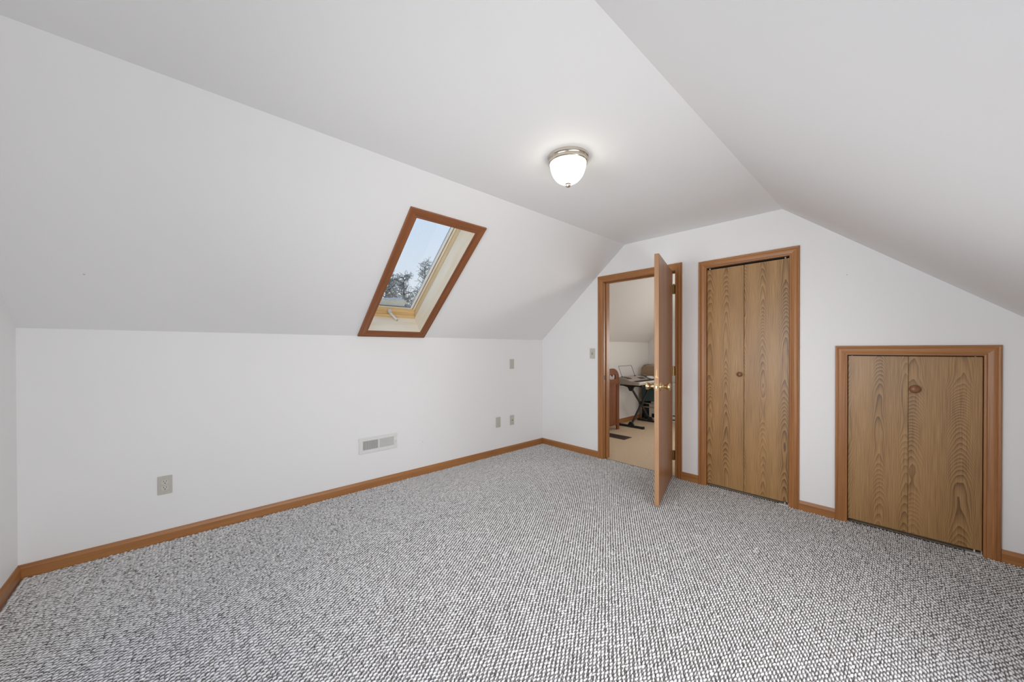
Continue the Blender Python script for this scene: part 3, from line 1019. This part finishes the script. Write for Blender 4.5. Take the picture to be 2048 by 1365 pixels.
plate('power_outlet', 'almond duplex power outlet low on the knee wall near the left corner', 'outlet', 'L', -3.581, 0.369, 0.070, 0.118, group='almond wall plates')
plate('power_outlet', 'small power outlet on the knee wall, left of the two lower plates by the corner', 'outlet', 'L', -0.764, 0.387, 0.072, 0.120, group='almond wall plates')
plate('cable_plate', 'almond cable jack plate low on the knee wall nearest the room corner', 'wall plate', 'L', -0.545, 0.384, 0.069, 0.118, kind='jack', group='almond wall plates')
plate('blank_plate', 'plain almond plate high on the knee wall above the cable jack', 'wall plate', 'L', -0.545, 1.063, 0.071, 0.116, kind='blank', group='almond wall plates')
plate('light_switch', 'almond toggle light switch on the gable wall left of the doorway', 'switch', 'F', 0.784, 1.191, 0.070, 0.118, kind='switch', group='almond wall plates')

# wall vent with two banks of vertical louvers
VY, VZ, VW, VH = -2.183, 0.390, 0.355, 0.140
vt = thing('wall_vent', (0, VY, VZ), 'white metal wall register with two banks of vertical louvers', 'vent', rot=(0, 0, R(90)))
iw, ih = 0.138, 0.038
cxs = (-0.074, 0.074)
xs_ = [-VW / 2, cxs[0] - iw / 2, cxs[0] + iw / 2, cxs[1] - iw / 2, cxs[1] + iw / 2, VW / 2]
fr = MB()
fr.bbox((-VW / 2, -0.008, ih), (VW / 2, 0, VH / 2), 0.004)
fr.bbox((-VW / 2, -0.008, -VH / 2), (VW / 2, 0, -ih), 0.004)
for a, b in ((xs_[0], xs_[1]), (xs_[2], xs_[3]), (xs_[4], xs_[5])):
    fr.box((a if a > -VW / 2 else a + .004, -0.0078, -ih - .002), (b if b < VW / 2 else b - .004, 0, ih + .002))
fr.build('faceplate', M_wht, vt)
MB().box((xs_[1], -0.0008, -ih), (xs_[4], -0.0003, ih)).build('duct_opening', M_dark, vt)
fin = MB().bbox((-0.0058, -0.0005, -ih), (0.0058, 0.0005, ih), 0.0002).mesh('louver', M_louv)
for bank, ang in ((0, 28), (1, -24)):
    for i in range(14):
        o = link('louver', fin, vt)
        o.location = (cxs[bank] - iw / 2 + (i + 0.5) * iw / 14, -0.0045, 0)
        o.rotation_euler = (0, 0, R(ang))
MB().bbox((xs_[4] + 0.012, -0.016, -0.014), (xs_[4] + 0.017, -0.007, 0.006), 0.001).build('damper_lever', M_wht, vt)
for sx_ in (-1, 1):
    MB().lathe([(0.004, 0.0078), (0.0035, 0.0092), (0.0003, 0.0095)], lambda a, b, k: (sx_ * (VW / 2 - 0.010) + a, -k, b), 12).build('screw', M_wht, vt)

# small nail holes and scuffs left in the plaster (as in the photo)
def speck(x, y, z, nrm, r, parent):
    nv = Vector(nrm).normalized()
    rot = nv.to_track_quat('Z', 'Y')
    MB().lathe([(r, -0.001), (r * 0.8, 0.0012), (0.0003, 0.0014)], lambda a, b, c: tuple(Vector((x, y, z)) + rot @ Vector((a, b, c))), 10).build('nail_hole', M_alm, parent)


q = slope_pt(0.431, -3.872, 0)
speck(*q, (math.sin(SL), 0, -math.cos(SL)), 0.005, slo)
speck(2.943, 0, 1.767, (0, -1, 0), 0.004, far)
speck(0, -1.737, 0.327, (1, 0, 0), 0.004, kl)

# ================================================================== next room through the doorway
f2 = MB().box((-0.1, 0.055, -0.06), (XR + 0.1, YB + WT, 0.002)).build('floor_next_room', M_beige)
tag(f2, 'beige carpet of the next room seen through the doorway', 'carpet', kind='structure')
o = MB().box((-0.10, 0.0, -0.02), (0, YB + WT, KZ)).build('wall_left_next_room', M_wall2)
tag(o, 'knee wall of the next room behind the keyboard', 'wall', kind='structure')
o = MB().box((XR, WT, -0.02), (XR + 0.1, YB + WT, ZR + 0.02)).build('wall_right_next_room', M_wall2)
tag(o, 'far knee wall of the next room, hidden by the door wall', 'wall', kind='structure')
W3 = (2.3, 3.2, 0.75, 1.72)
o = ywall(MB(), YB, YB + WT, [W3]).build('wall_far_next_room', M_wall2)
tag(o, 'end wall of the next room behind the folded chair', 'wall', kind='structure')
roof_slab((0, KZ), (BX, BZ), WT, YB + WT, 0.12, 'ceiling_left_next_room', 'sloped ceiling of the next room above the keyboard', M_wall2)
roof_slab((BX, BZ), (RX, RZ), WT, YB + WT, 0.12, 'ceiling_next_room', 'flat ceiling strip of the next room glimpsed past the door', M_wall2)
roof_slab((RX, RZ), (XR, ZR), WT, YB + WT, 0.12, 'ceiling_right_next_room', 'right slope of the next room, hidden by the door wall', M_wall2)
o = board(lambda p, q_, h: (p, h, q_), WT, YB, M_try, None, 'baseboard_left_next_room')
tag(o, 'dark oak baseboard of the next room behind the keyboard stand', 'baseboard', kind='structure')
o = board(lambda p, q_, h: (h, YB - p, q_), BT, XR, M_trx, None, 'baseboard_far_next_room')
tag(o, 'oak baseboard on the end wall of the next room', 'baseboard', kind='structure')
wn = thing('added_window_3', (0, YB, 0), 'added gable window of the next room, unseen behind the door wall, holding a fill light', 'window', kind='structure')  # made-up opening, added to light the next room
x0, x1, z0, z1 = W3
casing(wn, lambda a, b, h: (a, -h, b), x0, x1, z0, z1, M_trz, M_trx, bottom=True)
for a, b in (((x0, 0.03, z0), (x0 + 0.03, 0.045, z1)), ((x1 - 0.03, 0.03, z0), (x1, 0.045, z1)), ((x0, 0.03, z0), (x1, 0.045, z0 + 0.03)), ((x0, 0.03, z1 - 0.03), (x1, 0.045, z1))):
    MB().bbox(a, b, 0.002).build('sash', M_wht, wn)

# cherry wood rack end with heart cut-out (panel facing +x)
RXp, RY0, RY1 = 0.22, 1.145, 1.510
rk = thing('wooden_rack', (RXp, (RY0 + RY1) / 2, 0.002), 'reddish wooden rack end with rounded top and heart cut-out in the next room', 'rack')
hw = (RY1 - RY0) / 2
ht = 0.945
fy = lambda p, q_, h: (h, p, q_)
for s in (-1, 1):          # stiles with feet
    MB().prism([(s * hw, 0), (s * (hw - 0.055), 0), (s * (hw - 0.060), 0.05), (s * (hw - 0.075), 0.085), (s * (hw - 0.075), 0.70), (s * hw, 0.70)], fy, -0.022, 0.0).build('stile', M_chz, rk)
MB().box((-0.016, -hw + 0.07, 0.075), (-0.006, hw - 0.07, 0.70)).build('panel', M_chz, rk)
MB().bbox((-0.022, -hw + 0.074, 0.075), (0.0, hw - 0.074, 0.105), 0.002).build('rail', M_chy, rk)
# rounded head with a heart hole: two halves
heart = [(0, 0.822), (0.014, 0.842), (0.032, 0.853), (0.055, 0.853), (0.075, 0.840), (0.084, 0.816), (0.080, 0.795), (0.068, 0.777), (0, 0.777)]
arch = [(hw, 0.70), (hw, 0.78)]
for i in range(0, 13):
    a = i / 12 * math.pi / 2
    arch.append((hw * math.cos(a) * 0.97, 0.80 + (ht - 0.80) * math.sin(a)))
for s in (-1, 1):
    half = [(0, 0.70)] + arch[:-1] + [(0, ht)] + heart
    MB().prism([(s * p, q_) for p, q_ in half], fy, -0.022, 0.0).build('head', M_chy, rk)
MB().bbox((-0.20, -hw + 0.01, 0.10), (-0.022, hw - 0.01, 0.12), 0.003).build('shelf', M_chy, rk)
MB().bbox((-0.20, -hw + 0.01, 0.60), (-0.022, hw - 0.01, 0.62), 0.003).build('shelf', M_chy, rk)
for s in (-1, 1):
    MB().bbox((-0.215, s * hw, 0), (-0.195, s * (hw - 0.05), 0.70), 0.003).build('stile', M_chz, rk)

# keyboard stand (X in the y-z plane, feet and arms along x)
ST = thing('keyboard_stand', (0.28, 2.08, 0.002), 'black folding X stand carrying the keyboard in the next room', 'stand')
YL, YR = 1.76 - 2.08, 2.38 - 2.08
for yy in (YL, YR):
    f = MB()
    f.bbox((-0.20, yy - 0.018, 0.004), (0.21, yy + 0.018, 0.034), 0.004)
    f.prism([(-0.055, 0.032), (0.055, 0.032), (0.022, 0.085), (-0.022, 0.085)], lambda p, q_, h: (p, h, q_), yy - 0.014, yy + 0.014)
    ft = f.build('foot_bar', M_black, ST)
    for e_ in (-0.205, 0.205):
        MB().bbox((e_ - 0.015, yy - 0.021, 0.0), (e_ + 0.015, yy + 0.021, 0.038), 0.006).build('rubber_cap', M_rubber, ft)
    a_ = MB()
    a_.bbox((-0.19, yy - 0.018, 0.650), (0.20, yy + 0.018, 0.684), 0.004)
    a_.prism([(-0.14, 0.652), (0.10, 0.652), (0.05, 0.640), (0.024, 0.575), (-0.024, 0.575), (-0.055, 0.632)], lambda p, q_, h: (p, h, q_), yy - 0.014, yy + 0.014)
    a_.build('support_arm', M_black, ST)
for s in (-1, 1):
    sx_ = 0.012 * s
    ya, yb = (YL, YR) if s > 0 else (YR, YL)
    lg = MB()
    d = Vector((0, yb - ya, 0.60)).normalized()
    p_ = Vector((0, -d.z, d.y)) * 0.014
    a0, b0 = Vector((sx_, ya, 0.06)), Vector((sx_, yb, 0.645))
    hx = Vector((0.011, 0, 0))
    vs_ = [a0 - p_ - hx, a0 + p_ - hx, a0 + p_ + hx, a0 - p_ + hx, b0 - p_ - hx, b0 + p_ - hx, b0 + p_ + hx, b0 - p_ + hx]
    lg.add(vs_, [(3, 2, 1, 0), (4, 5, 6, 7), (0, 1, 5, 4), (1, 2, 6, 5), (2, 3, 7, 6), (3, 0, 4, 7)])
    lg.build('leg', M_black, ST)
MB().lathe([(0.022, -0.03), (0.024, -0.02), (0.024, 0.035), (0.018, 0.04)], lambda x, y, z: (z, x, 0.3525 + y), 20).build('pivot_bolt', M_black, ST, angle=40)

# electronic keyboard
KBX, KBY0, KBY1, KZB = 0.50, 1.60, 2.44, 0.688
kb = thing('electronic_keyboard', (0.30, 2.06, KZB), 'silver electronic keyboard with white keys on a black stand', 'keyboard')
y0, y1 = KBY0 - 2.06, KBY1 - 2.06
prof = [(-0.19, 0.0), (0.20, 0.0), (0.203, 0.012), (0.200, 0.040), (0.185, 0.046), (0.06, 0.058), (-0.06, 0.098), (-0.16, 0.112), (-0.19, 0.100)]
MB().prism(prof, lambda p, q_, h: (p, h, q_), y0, y0 + 0.035).build('end_cheek', M_keyb, kb)
MB().prism(prof, lambda p, q_, h: (p, h, q_), y1 - 0.035, y1).build('end_cheek', M_keyb, kb)
body = [(-0.188, 0.001), (0.198, 0.001), (0.200, 0.024), (0.055, 0.030), (0.052, 0.054), (-0.062, 0.093), (-0.16, 0.107), (-0.188, 0.096)]
MB().prism(body, lambda p, q_, h: (p, h, q_), y0 + 0.035, y1 - 0.035).build('body', M_keyb, kb)
nk = 36
kw = (y1 - y0 - 0.074) / nk
wk = MB().bbox((0.058, 0.0006, 0.026), (0.197, kw - 0.0006, 0.046), 0.0015).mesh('white_key', M_ivory)
bk = MB().bbox((0.058, -0.006, 0.044), (0.148, 0.006, 0.056), 0.002).mesh('black_key', M_black)
for i in range(nk):
    o = link('white_key', wk, kb)
    o.location = (0, y0 + 0.037 + i * kw, 0)
    if i % 7 in (1, 2, 4, 5, 6):
        o = link('black_key', bk, kb)
        o.location = (0, y0 + 0.037 + i * kw, 0)


def on_top(p, h):       # height of the sloping top panel at local x
    return 0.054 + (0.052 - p) * (0.093 - 0.054) / (0.052 + 0.062) if p > -0.062 else 0.093 + (-0.062 - p) * (0.107 - 0.093) / 0.098


for nm, (xa, xb), (a, b), m in (('speaker_grille', (-0.155, -0.02), (y0 + 0.045, y0 + 0.20), M_keybd), ('speaker_grille', (-0.155, -0.02), (y1 - 0.20, y1 - 0.045), M_keybd), ('display', (-0.05, 0.02), (-0.06, 0.10), M_keybd)):
    pts = [xa, -0.062, xb] if xa < -0.062 < xb else [xa, xb]
    pg = [(p, on_top(p, 0) - 0.002) for p in pts] + [(p, on_top(p, 0) + 0.003) for p in pts[::-1]]
    MB().prism(pg, lambda p, q_, h: (p, h, q_), a, b).build(nm, m, kb)
# wire music rest
mr = thing('music_rest', (0.16, 1.86, KZB + 0.114), 'thin black wire music rest standing at the back of the keyboard', 'music rest')
MB().tube([(0.02, -0.20, -0.004), (-0.045, -0.20, 0.165), (-0.045, 0.20, 0.165), (0.02, 0.20, -0.004)], 0.0035, 8).build('wire', M_black, mr, smooth=True)
for yy in (-0.20, 0.20):
    MB().bbox((0.012, yy - 0.012, -0.008), (0.030, yy + 0.012, 0.004), 0.002).build('foot', M_black, mr)
pp = MB()
pp.prism([(-0.11, 0), (0.10, 0), (0.10, 0.0012), (-0.11, 0.0012)], lambda p, q_, h: (0.345 + p * 0.42, h, KZB + 0.0615 + (0.045 if False else 0) + (-p + 0.1) * 0.155 + q_), 2.22, 2.40)
tag(pp.build('paper_sheet', M_paper), 'white sheet of paper lying on the keyboard', 'paper')

# folded metal chair leaning on the boxes
CHR = thing('folding_chair', (0.255, 2.500, 0.002), 'folded metal chair with tan padded back and dark teal seat, leaning behind the keyboard', 'chair', rot=(R(-3.0), 0, 0))
hwc = 0.225
fr_ = [(-hwc, 0.0, 0.01), (-hwc, 0.0, 0.80), (-hwc + 0.015, 0, 0.90), (-hwc + 0.055, 0, 0.955), (-hwc + 0.11, 0, 0.97), (hwc - 0.11, 0, 0.97), (hwc - 0.055, 0, 0.955), (hwc - 0.015, 0, 0.90), (hwc, 0, 0.80), (hwc, 0, 0.01)]
MB().tube(fr_, 0.011, 12).build('frame', M_chrome, CHR, smooth=True)
bp = [(-0.20, 0.775), (0.20, 0.775), (0.205, 0.79), (0.205, 0.88)]
for i in range(7):
    a = i / 6 * math.pi / 2
    bp.append((0.145 + 0.06 * math.cos(a), 0.89 + 0.06 * math.sin(a)))
for i in range(7):
    a = math.pi / 2 + i / 6 * math.pi / 2
    bp.append((-0.145 + 0.06 * math.cos(a), 0.89 + 0.06 * math.sin(a)))
bp += [(-0.205, 0.79)]
MB().prism(bp, lambda p, q_, h: (p, h, q_), -0.022, 0.012).build('backrest', M_tanpad, CHR)
MB().bbox((-0.19, -0.034, 0.335), (0.19, 0.004, 0.715), 0.010).build('seat', M_teal, CHR)
MB().tube([(-hwc + 0.028, 0.004, 0.012), (-hwc + 0.028, 0.004, 0.66)], 0.010, 12).build('rear_leg', M_chrome, CHR, smooth=True)
MB().tube([(hwc - 0.028, 0.004, 0.012), (hwc - 0.028, 0.004, 0.66)], 0.010, 12).build('rear_leg', M_chrome, CHR, smooth=True)
MB().tube([(-hwc, 0, 0.225), (hwc, 0, 0.225)], 0.010, 12).build('crossbar', M_chrome, CHR, smooth=True)
MB().tube([(-hwc + 0.028, 0.004, 0.29), (hwc - 0.028, 0.004, 0.29)], 0.009, 12).build('crossbar', M_chrome, CHR, smooth=True)

# white cartons against the end wall
def carton(x0, x1, y0, y1, z0, z1, label, marks):
    t = thing('cardboard_box', ((x0 + x1) / 2, y0, z0), label, 'box', group='white cartons in the next room')
    w2 = (x1 - x0) / 2
    MB().bbox((-w2, 0, 0), (w2, y1 - y0, z1 - z0), 0.004).build('carton', M_card, t)
    MB().box((-w2, (y1 - y0) / 2 - 0.025, z1 - z0 - 0.0005), (w2, (y1 - y0) / 2 + 0.025, z1 - z0 + 0.0008)).build('tape', M_tanpad, t)
    for (a, b, c, d, m) in marks:
        MB().box((a - w2, -0.0012, c), (b - w2, 0.0005, d)).build('printed_label', m, t)
    return t


carton(0.17, 0.78, 2.565, 2.84, 0.002, 0.29, 'lower white carton with dark-edged pink label on the floor behind the chair',
       [(0.05, 0.26, 0.045, 0.115, M_cardd), (0.06, 0.20, 0.055, 0.105, M_pink), (0.40, 0.60, 0.04, 0.06, M_cardd), (0.40, 0.60, 0.11, 0.13, M_cardd), (0.52, 0.56, 0.19, 0.23, M_cardd)])
carton(0.20, 0.78, 2.570, 2.83, 0.2915, 0.66, 'upper white carton stacked on the labelled carton behind the door',
       [(0.46, 0.50, 0.03, 0.18, M_cardd)])
# black bag beside the cartons
bgm = MB()
bgm.bbox((-0.055, 0, 0), (0.055, 0.24, 0.30), 0.03)
bo = thing('black_case', (0.095, 2.565, 0.002), 'black case standing in the corner between wall and cartons', 'case')
bgm.build('case_body', M_rubber, bo)
MB().tube([(0, 0.07, 0.298), (0, 0.08, 0.325), (0, 0.16, 0.325), (0, 0.17, 0.298)], 0.006, 8).build('handle', M_rubber, bo, smooth=True)

# brown floor register
rg_ = thing('floor_register', (0.45, 1.05, 0.002), 'dark brown metal floor register in the beige carpet', 'floor vent')
MB().bbox((-0.185, -0.10, 0.0), (0.185, -0.075, 0.006), 0.002).build('border', M_reg, rg_)
MB().bbox((-0.185, 0.075, 0.0), (0.185, 0.10, 0.006), 0.002).build('border', M_reg, rg_)
MB().bbox((-0.185, -0.075, 0.0), (-0.165, 0.075, 0.006), 0.002).build('border', M_reg, rg_)
MB().bbox((0.165, -0.075, 0.0), (0.185, 0.075, 0.006), 0.002).build('border', M_reg, rg_)
MB().box((-0.165, -0.075, 0.0002), (0.165, 0.075, 0.0012)).build('duct_opening', M_slot, rg_)
slat = MB().bbox((-0.004, -0.075, 0.001), (0.004, 0.075, 0.005), 0.001).mesh('slat', M_reg)
for i in range(16):
    o = link('slat', slat, rg_)
    o.location = (-0.155 + i * 0.31 / 15, 0, 0)
